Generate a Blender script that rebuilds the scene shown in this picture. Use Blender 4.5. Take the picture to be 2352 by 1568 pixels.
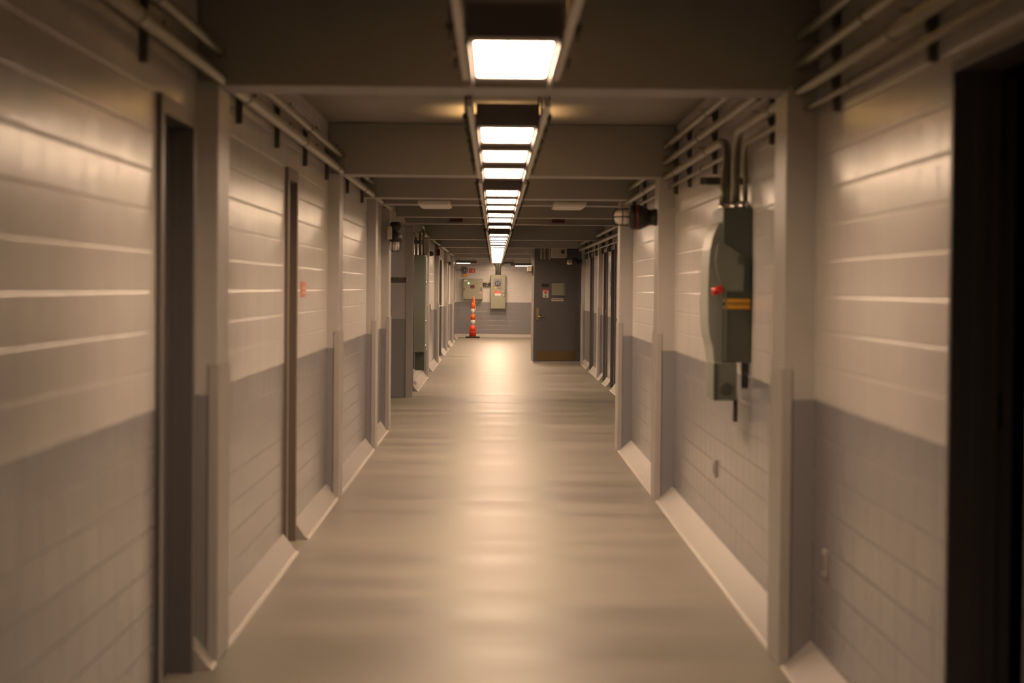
import bpy, bmesh, math, random
from mathutils import Vector, Matrix
random.seed(7)
for o in list(bpy.data.objects): bpy.data.objects.remove(o, do_unlink=True)
S = bpy.context.scene
COL = S.collection

# ------------------------------------------------------------------ camera
EYE = 1.57
FPX = 5000.0
def cam_matrix(yaw, pitch, roll):
    return (Matrix.Rotation(-yaw, 4, 'Z') @ Matrix.Rotation(math.pi/2 - pitch, 4, 'X') @ Matrix.Rotation(roll, 4, 'Z'))
ROLL = 0.0088
vx, vy = 1136.0, 661.0                      # where the corridor's lines meet
dx, dy = vx - 1176, 784 - vy
c_, s_ = math.cos(ROLL), math.sin(ROLL)
ux, uy = dx*c_ - dy*s_, dx*s_ + dy*c_
cd = bpy.data.cameras.new('camera'); cam = bpy.data.objects.new('camera', cd); COL.objects.link(cam)
pitch = math.atan2(uy, FPX); yaw = math.atan2(-ux, FPX)
cam.matrix_world = Matrix.Translation((0, 0, EYE)) @ cam_matrix(yaw, pitch, ROLL)
cd.sensor_width = 36; cd.lens = FPX/2352*36; cd.clip_start = 0.1; cd.clip_end = 300
cd.dof.use_dof = True; cd.dof.focus_distance = 45; cd.dof.aperture_fstop = 3.2
S.camera = cam

# ------------------------------------------------------------------ world / exposure
w = bpy.data.worlds.new('world'); S.world = w; w.use_nodes = True
w.node_tree.nodes['Background'].inputs[0].default_value = (0.9, 0.7, 0.5, 1)
w.node_tree.nodes['Background'].inputs[1].default_value = 0.0
S.view_settings.view_transform = 'Standard'; S.view_settings.look = 'None'
S.view_settings.gamma = 1; S.view_settings.use_curve_mapping = False
S.view_settings.exposure = 0.2
LIGHT_COL = (1.0, 0.685, 0.45)
LIGHT_STR = 26.0
LAMP_W = 12.0

# ------------------------------------------------------------------ materials
def newmat(name):
    m = bpy.data.materials.new(name); m.use_nodes = True
    nt = m.node_tree; b = nt.nodes['Principled BSDF']
    return m, nt, b
def N(nt, t, **kw):
    n = nt.nodes.new(t)
    for k, v in kw.items(): setattr(n, k, v)
    return n
def mth(nt, op, a, b=None, c=None):
    n = nt.nodes.new('ShaderNodeMath'); n.operation = op
    for i, v in enumerate((a, b, c)):
        if v is None: continue
        if isinstance(v, (int, float)): n.inputs[i].default_value = v
        else: nt.links.new(v, n.inputs[i])
    return n.outputs[0]
def simple(name, col, rough=0.5, metal=0.0, noise=0.06, scale=8.0, bump=0.0, spec=0.5):
    """base colour with a little procedural mottling"""
    m, nt, b = newmat(name)
    tc = N(nt, 'ShaderNodeTexCoord'); nz = N(nt, 'ShaderNodeTexNoise'); nz.inputs['Scale'].default_value = scale
    nz.inputs['Detail'].default_value = 4
    nt.links.new(tc.outputs['Object'], nz.inputs['Vector'])
    mx = N(nt, 'ShaderNodeMix', data_type='RGBA')
    mx.inputs[6].default_value = tuple(c*(1-noise) for c in col)+(1,)
    mx.inputs[7].default_value = tuple(min(1, c*(1+noise)) for c in col)+(1,)
    nt.links.new(nz.outputs[0], mx.inputs[0]); nt.links.new(mx.outputs[2], b.inputs['Base Color'])
    b.inputs['Roughness'].default_value = rough; b.inputs['Metallic'].default_value = metal
    b.inputs['Specular IOR Level'].default_value = spec
    if bump:
        bp = N(nt, 'ShaderNodeBump'); bp.inputs['Distance'].default_value = bump; bp.inputs['Strength'].default_value = 1
        nt.links.new(nz.outputs[0], bp.inputs['Height']); nt.links.new(bp.outputs[0], b.inputs['Normal'])
    return m
UP = (0.585, 0.565, 0.545); LOW = (0.215, 0.208, 0.222); PAINT_Z = 1.117
def wallmat(name, axis, blocks=True, rough=0.22, up=None):
    m, nt, b = newmat(name)
    tc = N(nt, 'ShaderNodeTexCoord'); sp = N(nt, 'ShaderNodeSeparateXYZ'); nt.links.new(tc.outputs['Object'], sp.inputs[0])
    z = sp.outputs[2]; u = sp.outputs[1] if axis == 'y' else sp.outputs[0]
    nz = N(nt, 'ShaderNodeTexNoise'); nz.inputs['Scale'].default_value = 3; nz.inputs['Detail'].default_value = 3
    nt.links.new(tc.outputs['Object'], nz.inputs['Vector'])
    zz = mth(nt, 'ADD', z, mth(nt, 'MULTIPLY', mth(nt, 'SUBTRACT', nz.outputs[0], 0.5), 0.006))
    isup = mth(nt, 'GREATER_THAN', zz, PAINT_Z)
    mx = N(nt, 'ShaderNodeMix', data_type='RGBA')
    mx.inputs[6].default_value = LOW+(1,); mx.inputs[7].default_value = (up or UP)+(1,)
    nt.links.new(isup, mx.inputs[0])
    # faint dirt
    d = N(nt, 'ShaderNodeMix', data_type='RGBA', blend_type='MULTIPLY'); d.inputs[0].default_value = 1
    dv = mth(nt, 'ADD', mth(nt, 'MULTIPLY', nz.outputs[0], 0.16), 0.90)
    cmb = N(nt, 'ShaderNodeCombineColor')
    for i in range(3): nt.links.new(dv, cmb.inputs[i])
    nt.links.new(mx.outputs[2], d.inputs[6]); nt.links.new(cmb.outputs[0], d.inputs[7])
    nt.links.new(d.outputs[2], b.inputs['Base Color'])
    b.inputs['Roughness'].default_value = rough; b.inputs['Specular IOR Level'].default_value = 0.95
    fine = N(nt, 'ShaderNodeTexNoise'); fine.inputs['Scale'].default_value = 26; fine.inputs['Detail'].default_value = 2
    nt.links.new(tc.outputs['Object'], fine.inputs['Vector'])
    if blocks:
        rv = mth(nt, 'DIVIDE', mth(nt, 'SUBTRACT', z, 0.111), 0.1437)
        ru = mth(nt, 'DIVIDE', mth(nt, 'ADD', u, 100.0-0.052), 0.295)
        fv = mth(nt, 'FRACT', rv); fu = mth(nt, 'FRACT', ru)
        dv_ = mth(nt, 'MULTIPLY', mth(nt, 'MINIMUM', fv, mth(nt, 'SUBTRACT', 1.0, fv)), 0.1437)
        du_ = mth(nt, 'MULTIPLY', mth(nt, 'MINIMUM', fu, mth(nt, 'SUBTRACT', 1.0, fu)), 0.295)
        gv = N(nt, 'ShaderNodeMapRange', interpolation_type='SMOOTHSTEP'); nt.links.new(dv_, gv.inputs[0]); gv.inputs[2].default_value = 0.0075
        gu = N(nt, 'ShaderNodeMapRange', interpolation_type='SMOOTHSTEP'); nt.links.new(du_, gu.inputs[0]); gu.inputs[2].default_value = 0.007
        wn = N(nt, 'ShaderNodeTexWhiteNoise', noise_dimensions='2D'); cv = N(nt, 'ShaderNodeCombineXYZ')
        nt.links.new(mth(nt, 'FLOOR', ru), cv.inputs[0]); nt.links.new(mth(nt, 'FLOOR', rv), cv.inputs[1]); nt.links.new(cv.outputs[0], wn.inputs['Vector'])
        h = mth(nt, 'MULTIPLY', gv.outputs[0], 0.0024)
        h = mth(nt, 'ADD', h, mth(nt, 'MULTIPLY', gu.outputs[0], 0.0018))
        # each block leans a little
        h = mth(nt, 'ADD', h, mth(nt, 'MULTIPLY', mth(nt, 'MULTIPLY', mth(nt, 'SUBTRACT', wn.outputs[0], 0.5), fu), 0.005))
        h = mth(nt, 'ADD', h, mth(nt, 'MULTIPLY', fine.outputs[0], 0.0008))
    else:
        h = mth(nt, 'MULTIPLY', fine.outputs[0], 0.0012)
    bp = N(nt, 'ShaderNodeBump'); bp.inputs['Distance'].default_value = 1.0; bp.inputs['Strength'].default_value = 0.8
    nt.links.new(h, bp.inputs['Height']); nt.links.new(bp.outputs[0], b.inputs['Normal'])
    return m
M_WY = wallmat('painted_block_wall', 'y'); M_WX = wallmat('painted_block_end_wall', 'x')
M_SM = wallmat('painted_plaster_shaded', 'y', False, 0.36, (0.42, 0.405, 0.39))  # same upper paint as the walls, darkened to carry the shade on columns
def floormat():
    m, nt, b = newmat('sealed_floor')
    tc = N(nt, 'ShaderNodeTexCoord'); mp = N(nt, 'ShaderNodeMapping'); mp.inputs['Scale'].default_value = (0.22, 1.2, 1)
    nt.links.new(tc.outputs['Object'], mp.inputs[0])
    n1 = N(nt, 'ShaderNodeTexNoise'); n1.inputs['Scale'].default_value = 1.3; n1.inputs['Detail'].default_value = 5; n1.inputs['Roughness'].default_value = 0.6
    nt.links.new(mp.outputs[0], n1.inputs['Vector'])
    r = N(nt, 'ShaderNodeValToRGB'); e = r.color_ramp.elements
    e[0].position = 0.32; e[0].color = (0.16, 0.149, 0.127, 1); e[1].position = 0.68; e[1].color = (0.25, 0.227, 0.187, 1)
    nt.links.new(n1.outputs[0], r.inputs[0]); nt.links.new(r.outputs[0], b.inputs['Base Color'])
    rr = mth(nt, 'ADD', mth(nt, 'MULTIPLY', n1.outputs[0], 0.34), 0.29)
    nt.links.new(rr, b.inputs['Roughness'])
    b.inputs['Specular IOR Level'].default_value = 0.37
    n2 = N(nt, 'ShaderNodeTexNoise'); n2.inputs['Scale'].default_value = 2.2; n2.inputs['Detail'].default_value = 6
    nt.links.new(tc.outputs['Object'], n2.inputs['Vector'])
    bp = N(nt, 'ShaderNodeBump'); bp.inputs['Distance'].default_value = 0.005; bp.inputs['Strength'].default_value = 0.8
    nt.links.new(n2.outputs[0], bp.inputs['Height']); nt.links.new(bp.outputs[0], b.inputs['Normal'])
    return m
M_FLOOR = floormat()
M_CEIL = simple('ceiling_board', (0.25, 0.23, 0.205), 0.7, noise=0.15, scale=3)
M_BEAM = simple('painted_beam', (0.255, 0.24, 0.225), 0.5, noise=0.06, scale=2)
M_COVE = simple('cove_base', (0.335, 0.315, 0.295), 0.4, noise=0.05, scale=4)
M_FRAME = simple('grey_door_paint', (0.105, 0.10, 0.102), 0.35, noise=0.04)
M_BRFR = simple('brown_door_paint', (0.17, 0.135, 0.11), 0.4, noise=0.04)
M_BEAD = simple('caulk_highlight', (0.62, 0.59, 0.55), 0.25)  # caulk bead whitened to paint in the highlight along the toe
M_GUARD = simple('corner_guard', (0.36, 0.34, 0.325), 0.38, noise=0.06)
M_GALV = simple('galvanised_conduit', (0.235, 0.225, 0.16), 0.36, metal=0.75, noise=0.15, scale=12)
M_STEEL = simple('bright_steel', (0.75, 0.72, 0.66), 0.18, metal=1.0, noise=0.03)
M_STRUT = simple('dark_strut', (0.10, 0.095, 0.085), 0.5, metal=0.5)
M_BLACK = simple('black_cast_metal', (0.018, 0.017, 0.016), 0.4)
M_DARKROOM = simple('unlit_room_darkness', (0.012, 0.012, 0.012), 0.9)  # near-black colour puts the room's darkness into its surfaces
M_HOUS = simple('fixture_housing', (0.15, 0.13, 0.125), 0.45, noise=0.03)
M_RAIL = simple('mounting_rail', (0.55, 0.52, 0.46), 0.45, metal=0.3)
M_GREEN = simple('switch_green_grey', (0.16, 0.175, 0.145), 0.38, noise=0.05)
M_GREEND = simple('switch_dark_green', (0.07, 0.078, 0.064), 0.4, noise=0.05)
M_GREENL = simple('switch_pale_green', (0.25, 0.27, 0.23), 0.35, noise=0.05)
M_PANEL = simple('panel_beige_grey', (0.26, 0.26, 0.20), 0.4, noise=0.04)
M_PLATE = simple('plate_blue_grey', (0.17, 0.18, 0.19), 0.4)
M_RED = simple('red_plastic', (0.55, 0.02, 0.015), 0.35)
M_DRED = simple('dark_red', (0.075, 0.003, 0.003), 0.4)
M_REDSIGN = simple('red_sign', (0.62, 0.045, 0.03), 0.45)
M_WHITE = simple('white_sign', (0.58, 0.55, 0.52), 0.45)
M_BEIGE = simple('beige_box', (0.58, 0.53, 0.42), 0.45)
M_YEL = simple('yellow_label', (0.78, 0.40, 0.02), 0.45)
M_ORANGE = simple('cone_orange', (0.75, 0.11, 0.008), 0.45, noise=0.05)
M_CRED = simple('cone_red_orange', (0.85, 0.065, 0.02), 0.45, noise=0.05)
M_BAND = simple('cone_reflective_band', (0.5, 0.49, 0.43), 0.4)
M_RUB = simple('black_rubber', (0.02, 0.02, 0.02), 0.7)
M_BRASS = simple('dull_brass', (0.42, 0.33, 0.20), 0.32, metal=0.9)
M_KICK = simple('bronze_kick_plate', (0.20, 0.135, 0.065), 0.4, metal=0.6)
M_SIGNBLK = simple('black_sign', (0.03, 0.024, 0.02), 0.4)
M_TXT = simple('sign_lettering', (0.30, 0.26, 0.21), 0.5)
M_BROWN = simple('brown_display', (0.10, 0.03, 0.02), 0.4)
M_GLASS, nt_, b_ = newmat('jar_glass')
b_.inputs['Base Color'].default_value = (0.85, 0.80, 0.72, 1); b_.inputs['Roughness'].default_value = 0.12
b_.inputs['Transmission Weight'].default_value = 0.15
def emat(name, col, st):
    m, nt, b = newmat(name); b.inputs['Base Color'].default_value = (0.8, 0.8, 0.8, 1)
    b.inputs['Emission Color'].default_value = col+(1,); b.inputs['Emission Strength'].default_value = st
    return m
M_LIT = emat('lit_diffuser', LIGHT_COL, LIGHT_STR)
M_TUBE = emat('lit_tube', (1, 0.82, 0.62), 4.0)
M_LED = emat('green_led', (0.15, 1.0, 0.2), 2.2)
M_AMBER = simple('amber_lens', (0.75, 0.32, 0.03), 0.3)

# ------------------------------------------------------------------ mesh helpers
class MB:
    def __init__(s): s.bm = bmesh.new()
    def box(s, x0, x1, y0, y1, z0, z1, bev=0.0):
        r = bmesh.ops.create_cube(s.bm, size=1)
        vs = r['verts']
        bmesh.ops.scale(s.bm, vec=(abs(x1-x0), abs(y1-y0), abs(z1-z0)), verts=vs)
        bmesh.ops.translate(s.bm, vec=((x0+x1)/2, (y0+y1)/2, (z0+z1)/2), verts=vs)
        if bev:
            es = list({e for v in vs for e in v.link_edges})
            bmesh.ops.bevel(s.bm, geom=es, offset=bev, segments=2, profile=0.6, affect='EDGES')
        return s
    def prism(s, pts, a0, a1, axis='y', bev=0):
        """closed outline pts (2-D) swept along an axis; y: pts=(x,z); x: pts=(y,z); z: pts=(x,y)"""
        def P(p, a):
            return {'y': (p[0], a, p[1]), 'x': (a, p[0], p[1]), 'z': (p[0], p[1], a)}[axis]
        v0 = [s.bm.verts.new(P(p, a0)) for p in pts]; v1 = [s.bm.verts.new(P(p, a1)) for p in pts]
        n = len(pts)
        s.bm.faces.new(v0); s.bm.faces.new(v1[::-1])
        for i in range(n): s.bm.faces.new((v0[i], v1[i], v1[(i+1) % n], v0[(i+1) % n]))
        return s
    def tube(s, pts, r, seg=14):
        pts = [Vector(p) for p in pts]; rings = []
        prev = None
        for i, p in enumerate(pts):
            t = (pts[min(i+1, len(pts)-1)] - pts[max(i-1, 0)]).normalized()
            if prev is None:
                a = Vector((0, 0, 1)) if abs(t.z) < 0.9 else Vector((1, 0, 0))
                n = t.cross(a).normalized()
            else:
                n = (prev - t*prev.dot(t)).normalized()
            prev = n; b = t.cross(n)
            rr = r[i] if isinstance(r, (list, tuple)) else r
            rings.append([s.bm.verts.new(p + (n*math.cos(2*math.pi*k/seg) + b*math.sin(2*math.pi*k/seg))*rr) for k in range(seg)])
        for A, B in zip(rings, rings[1:]):
            for k in range(seg):
                f = s.bm.faces.new((A[k], A[(k+1) % seg], B[(k+1) % seg], B[k])); f.smooth = True
        s.bm.faces.new(rings[0][::-1]); s.bm.faces.new(rings[-1])
        return s
    def lathe(s, prof, origin, axis=(0, 0, 1), seg=28, smooth=True):
        """prof = [(radius, distance along axis)]"""
        o = Vector(origin); t = Vector(axis).normalized()
        a = Vector((0, 0, 1)) if abs(t.z) < 0.9 else Vector((1, 0, 0))
        n = t.cross(a).normalized(); b = t.cross(n); rings = []
        for r, d in prof:
            r = max(r, 1e-4)
            rings.append([s.bm.verts.new(o + t*d + (n*math.cos(2*math.pi*k/seg) + b*math.sin(2*math.pi*k/seg))*r) for k in range(seg)])
        for A, B in zip(rings, rings[1:]):
            for k in range(seg):
                f = s.bm.faces.new((A[k], A[(k+1) % seg], B[(k+1) % seg], B[k])); f.smooth = smooth
        s.bm.faces.new(rings[0][::-1]); s.bm.faces.new(rings[-1])
        return s
    def build(s, name, mat, parent=None, origin=None):
        bmesh.ops.recalc_face_normals(s.bm, faces=s.bm.faces)
        me = bpy.data.meshes.new(name)
        if origin is not None:
            bmesh.ops.translate(s.bm, vec=-Vector(origin), verts=s.bm.verts)
        s.bm.to_mesh(me); s.bm.free(); me.materials.append(mat)
        o = bpy.data.objects.new(name, me); COL.objects.link(o)
        if origin is not None: o.location = origin
        if parent is not None:
            o.parent = parent
            if origin is None: o.location = -Vector(parent['_loc']) if '_loc' in parent else (0, 0, 0)
        return o
def thing(name, label, cat, loc=(0, 0, 0), group=None):
    o = bpy.data.objects.new(name, None); COL.objects.link(o); o.location = loc; o.empty_display_size = 0.1
    o['label'] = label; o['category'] = cat; o['_loc'] = loc
    if group: o['group'] = group
    return o
def tag(o, label, cat, group=None):
    o['label'] = label; o['category'] = cat
    if group: o['group'] = group
    return o
def struct(o, label=None):
    o['kind'] = 'structure'
    if label: o['label'] = label
    return o
def bx(*a, bev=0.0): return MB().box(*a, bev=bev)
def text(body, size, loc, facing, mat, parent, name='lettering', sx=1.0, extrude=0.0006, align='CENTER', rot=0.0):
    cu = bpy.data.curves.new(name, 'FONT'); cu.body = body; cu.size = size; cu.extrude = extrude
    cu.align_x = align; cu.align_y = 'CENTER'; cu.resolution_u = 2
    tmp = bpy.data.objects.new(name, cu); COL.objects.link(tmp)
    dg = bpy.context.evaluated_depsgraph_get(); me = bpy.data.meshes.new_from_object(tmp.evaluated_get(dg))
    bpy.data.objects.remove(tmp, do_unlink=True); me.materials.clear(); me.materials.append(mat)
    o = bpy.data.objects.new(name, me); COL.objects.link(o)
    if facing == '-y': R = Matrix.Rotation(math.pi/2, 4, 'X')
    elif facing == '-x': R = Matrix.Rotation(-math.pi/2, 4, 'Z') @ Matrix.Rotation(math.pi/2, 4, 'X')
    else: R = Matrix.Rotation(math.pi/2, 4, 'Z') @ Matrix.Rotation(math.pi/2, 4, 'X')
    L = Vector(loc) - (Vector(parent['_loc']) if parent is not None and '_loc' in parent else Vector())
    o.matrix_local = Matrix.Translation(L) @ Matrix.Rotation(rot, 4, 'Z') @ R @ Matrix.Diagonal((sx, 1, 1, 1))
    if parent is not None: o.parent = parent
    return o

# ------------------------------------------------------------------ the shell
CZ = 2.78; BZ = 2.397; YB = -4.0; YE = 69.0
XL, XR, XR2 = -1.235, 1.332, 1.88
CLX, CRX, CRX2 = -1.147, 1.204, 1.81
T = 0.12
struct(bx(-4.2, 4.3, YB-0.2, YE+0.2, -0.1, 0).build('floor', M_FLOOR), 'beige sealed concrete floor of the corridor')
struct(bx(-4.2, 4.3, YB-0.2, YE+0.2, CZ, CZ+0.1).build('ceiling', M_CEIL), 'dark ceiling board between the beams')
def wall_y(name, x0, x1, segs, doors, mat, label):
    """wall running along y from segs[0] to segs[1] with openings (y0,y1,ztop)"""
    mb = MB(); y = segs[0]
    for a, b, zt in sorted(doors):
        mb.box(x0, x1, y, a, 0, CZ); mb.box(x0, x1, a, b, zt, CZ); y = b
    mb.box(x0, x1, y, segs[1], 0, CZ)
    return struct(mb.build(name, mat), label)
# openings: (y0, y1, top)
LD = [(7.99, 8.80, 2.215), (12.86, 13.40, 2.215)]
LD2 = [(31.62, 32.7, 2.2), (39.0, 40.45, 2.2), (48.0, 50.0, 2.2), (55.9, 57.3, 2.2), (64.2, 65.8, 2.2)]
RD = [(5.32, 6.26, 2.215)]
RD2 = [(33.7, 34.75, 2.2), (36.15, 37.1, 2.2), (41.25, 42.35, 2.2)]
wall_y('wall_left', XL-T, XL, (YB, 24.1), LD, M_WY, 'left block wall, white above grey')
wall_y('wall_left_far', XL-T, XL, (31.3, YE), LD2, M_WY, 'far left block wall beyond the side passage')
wall_y('wall_right', XR, XR+T, (YB, 21.4), RD, M_WY, 'right block wall, white above grey')
wall_y('wall_right_far', XR2, XR2+T, (21.4, 47.3), RD2, M_WY, 'far right block wall, set back behind the near one')
struct(bx(XR, XR2+T, 21.4, 21.52, 0, CZ).build('wall_right_return', M_WX), 'short return wall on the right')
struct(bx(-4.2, 4.3, YE, YE+0.15, 0, CZ).build('wall_end', M_WX), 'end wall, white above grey block')
struct(bx(-4.2, 4.3, YB-0.15, YB, 0, CZ).build('wall_back', M_WX), 'wall behind the viewer')
# side passage on the left
struct(bx(-4.2, XL-T, 23.98, 24.1, 0, CZ).build('wall_passage_near', M_SM), 'near wall of the left side passage')
struct(bx(-4.2, -1.176, 31.1, 31.45, 0, CZ).build('wall_passage_far', M_SM), 'smooth wall end beside the left side passage')
struct(bx(-4.2, -4.1, 24.1, 31.1, 0, CZ).build('wall_passage_end', M_SM), 'end of the left side passage')
struct(bx(-4.1, -1.165, 24.1, 31.1, 2.44, CZ).build('ceiling_passage', M_BEAM), 'lowered ceiling over the left side passage')
# cross wall on the right behind the standing door
struct(bx(0.80, XR2+T+1, 47.1, 47.3, 0, CZ).build('wall_cross', M_FRAME), 'cross wall behind the open grey door, coloured dark for the unlit opening there')  # door paint reused so the wall reads as a dark opening
struct(bx(0.80, 0.86, 47.08, 47.1, 0, CZ).build('trim_2', M_GUARD), 'pale edge strip left of the open grey door')
struct(bx(1.30, 1.42, 47.3, YE, 0, CZ).build('wall_right_end', M_WY), 'right wall beyond the open door')
# unlit room behind the near right door
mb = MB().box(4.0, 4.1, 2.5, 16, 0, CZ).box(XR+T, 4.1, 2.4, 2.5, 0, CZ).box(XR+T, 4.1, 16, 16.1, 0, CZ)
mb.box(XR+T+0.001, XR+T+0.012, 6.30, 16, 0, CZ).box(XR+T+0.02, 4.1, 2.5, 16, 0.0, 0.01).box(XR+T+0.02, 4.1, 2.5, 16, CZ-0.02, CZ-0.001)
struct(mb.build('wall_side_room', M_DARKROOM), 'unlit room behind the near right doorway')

# beams
BY = [1.9, 9.03, 16.08, 20.2, 21.75, 25.6, 28.3, 37.5, 44.7, 52.8, 60.5]
for i, y in enumerate(BY):
    x0 = XL if not 24 < y < 31 else -1.165
    x1 = XR if (y < 21.5 or y > 47) else XR2
    if y > 47: x1 = 1.30
    b = MB().box(x0+0.002, x1-0.002, y, y+0.38, BZ, CZ-0.002, bev=0.006).build('ceiling_beam', M_BEAM)
    struct(b, 'painted ceiling beam %d m down the corridor' % round(y))
# columns with corner guards
def column(side, y, xw, xf, depth=0.37, guard=True, xin=None):
    s = side
    b = bx(xf, xw+s*0.02, y, y+depth, 0, BZ+0.02 if True else CZ, bev=0.005).build('column', M_SM)
    struct(b, 'painted column on the %s side, %d m down the corridor' % ('left' if s < 0 else 'right', round(y)))
    if guard:
        t = 0.008; g = 0.034
        # plate over the corridor face with a return leg at each edge
        a, b_, c2 = y-t, y+depth+t, xf-s*t
        m = MB().prism([(xf+s*g, a), (c2+s*0.005, a), (c2, a+0.005), (c2, b_-0.005), (c2+s*0.005, b_), (xf+s*g, b_), (xf+s*g, y+depth), (xf, y+depth), (xf, y), (xf+s*g, y)], 0.004, 1.245, 'z')
        gd = m.build('corner_guard', M_GUARD, b)
        gd['label'] = 'metal corner guard'
    return b
LC = [9.03, 16.08, 21.0, 23.7, 37.9, 44.7, 53.0, 60.7]
for y in LC: column(-1, y, XL, CLX)
for y in [9.03, 16.08, 21.0]: column(1, y, XR, CRX)
for y in [37.95, 45.1]: column(1, y, XR2, CRX2)
struct(bx(-1.26, -1.165, 31.05, 31.1, 0, 2.44).build('trim_1', M_GUARD), 'pale edge strip on the corner of the side passage')

# ---- sloped base
def cove(side, y0, y1, xw, xt, h=0.11):
    s = side
    m = MB()
    m.prism([(xw, 0), (xw, h), (xw-s*0.006, h), (xt+s*0.004, 0.008), (xt, 0.006), (xt, 0)], y0, y1, 'y')
    m.tube([(xt, y0, 0.003), (xt, y1, 0.003)], 0.0045, 8)
    return m.build('cove', M_COVE)
cl, cr = [], []
def coves(side, segs, xw, xt, name, label):
    mb = MB(); s = side; h = 0.11
    for y0, y1 in segs:
        mb.prism([(xw, 0), (xw, h), (xw-s*0.006, h), (xt+s*0.004, 0.009), (xt, 0.007), (xt, 0)], y0, y1, 'y')
    b = struct(mb.build(name, M_COVE), label)
    mb = MB()
    for y0, y1 in segs: mb.prism([(xt+s*0.004, 0), (xt+s*0.004, 0.014), (xt-s*0.003, 0.013), (xt-s*0.009, 0.007), (xt-s*0.011, 0)], y0, y1, 'y')
    mb.build('toe_bead', M_BEAD, b)
    return b
coves(-1, [(YB, 7.90), (8.86, 9.03), (9.40, 12.79), (13.47, 16.08), (16.45, 21.0), (21.37, 23.7)], XL, -1.150, 'baseboard_left', 'sloped white base along the left wall')
coves(-1, [(32.75, 37.9), (38.27, 38.6), (40.5, 44.7), (45.07, 47.5), (50.05, 53.0), (53.37, 55.5), (57.4, 60.7), (61.07, 63.8), (65.9, 69)], XL, -1.150, 'baseboard_left_far', 'sloped base along the far left wall')
coves(1, [(YB, 5.25), (6.33, 9.03), (9.40, 16.08), (16.45, 21.0)], XR, 1.212, 'baseboard_right', 'sloped white base along the right wall')
coves(1, [(21.6, 33.6), (34.85, 36.1), (37.2, 37.95), (38.32, 41.2), (42.4, 45.1)], XR2, 1.80, 'baseboard_right_far', 'sloped base along the far right wall')
struct(bx(-4, 1.30, YE-0.012, YE, 0, 0.105).build('baseboard_end', M_WHITE), 'pale base strip of the end wall')

# ------------------------------------------------------------------ doors in the side walls
dn = [0]
def side_door(side, xw, op, mat=M_FRAME, leaf=True, proud=0.022, handle=None, hmat=M_STEEL, hinges=False, label='', c=0.055):
    dn[0] += 1; s = side; y0, y1, zt = op
    root = bpy.data.objects.new('door_%d' % dn[0], None); COL.objects.link(root); root.location = (xw, (y0+y1)/2, 0); root['_loc'] = (xw, (y0+y1)/2, 0)
    struct(root, label)
    f = 0.014
    m = MB()
    xo = xw - s*proud; xi = xw + s*T
    m.box(xo, xi, y0-c+0.001, y0+f, 0, zt+c, bev=0.004); m.box(xo, xi, y1-f, y1+c-0.001, 0, zt+c, bev=0.004)
    m.box(xo+s*0.001, xi-s*0.001, y0-c+0.005, y1+c-0.005, zt-f, zt+c-0.001, bev=0.003)
    # door stops
    m.box(xw+s*0.045, xw+s*0.075, y1-f-0.014, y1-f+0.002, 0, zt-f); m.box(xw+s*0.045, xw+s*0.075, y0+f-0.002, y0+f+0.014, 0, zt-f)
    m.build('door_frame', mat, root)
    if leaf:
        bx(xw+s*0.075, xw+s*0.118, y0+f, y1-f, 0.01, zt-f, bev=0.002).build('door_leaf', mat, root)
    if handle:
        m = MB(); hy, xh = handle, xw+s*0.075
        m.box(xh, xh-s*0.012, hy-0.03, hy+0.03, 0.98, 1.22, bev=0.003)
        m.tube([(xh, hy, 1.15), (xh-s*0.075, hy, 1.15), (xh-s*0.085, hy-0.02, 1.15), (xh-s*0.085, hy-0.13, 1.14)], 0.011, 10)
        m.lathe([(0.022, 0), (0.022, 0.02), (0.028, 0.04), (0.018, 0.06)], (xh, hy, 1.03), (-s, 0, 0), 14)
        m.build('door_handle', hmat, root)
    if hinges:
        for hz in (0.3, 1.1, 1.9): MB().tube([(xo, y0+0.01, hz), (xo, y0+0.01, hz+0.11)], 0.012, 8).build('hinge', M_STRUT, root)
    return root
side_door(-1, XL, LD[0], label='narrow grey doorway in the near left wall')
side_door(-1, XL, LD[1], mat=M_BRFR, label='narrow brown doorway in the left wall past the first column')
side_door(-1, XL, LD2[0], handle=32.3, label='grey door beside the tall left cabinet')
side_door(-1, XL, LD2[1], handle=40.0, label='door in the far left wall past the cabinet')
side_door(-1, XL, LD2[2], handle=49.5, label='far left door between two columns')
side_door(-1, XL, LD2[3], label='more distant left door')
side_door(-1, XL, LD2[4], label='last left door before the end wall')
dr = side_door(1, XR, RD[0], leaf=False, c=0.02, label='open grey doorway to a dark room at the right edge')
lf = bx(1.467, 1.507, 6.30, 7.2, 0.01, 2.2, bev=0.002).build('door_leaf', M_FRAME, dr)
for z in (0.3, 1.17, 1.95): MB().tube([(1.462, 6.285, z), (1.462, 6.285, z+0.11)], 0.009, 10).build('hinge', M_BLACK, dr)
side_door(1, XR2, RD2[0], label='dark doorway behind the third right column')
side_door(1, XR2, RD2[1], handle=36.5, hinges=True, label='grey door with a bright lever on the far right wall')
side_door(1, XR2, RD2[2], label='far right doorway past the lever door')

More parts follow.
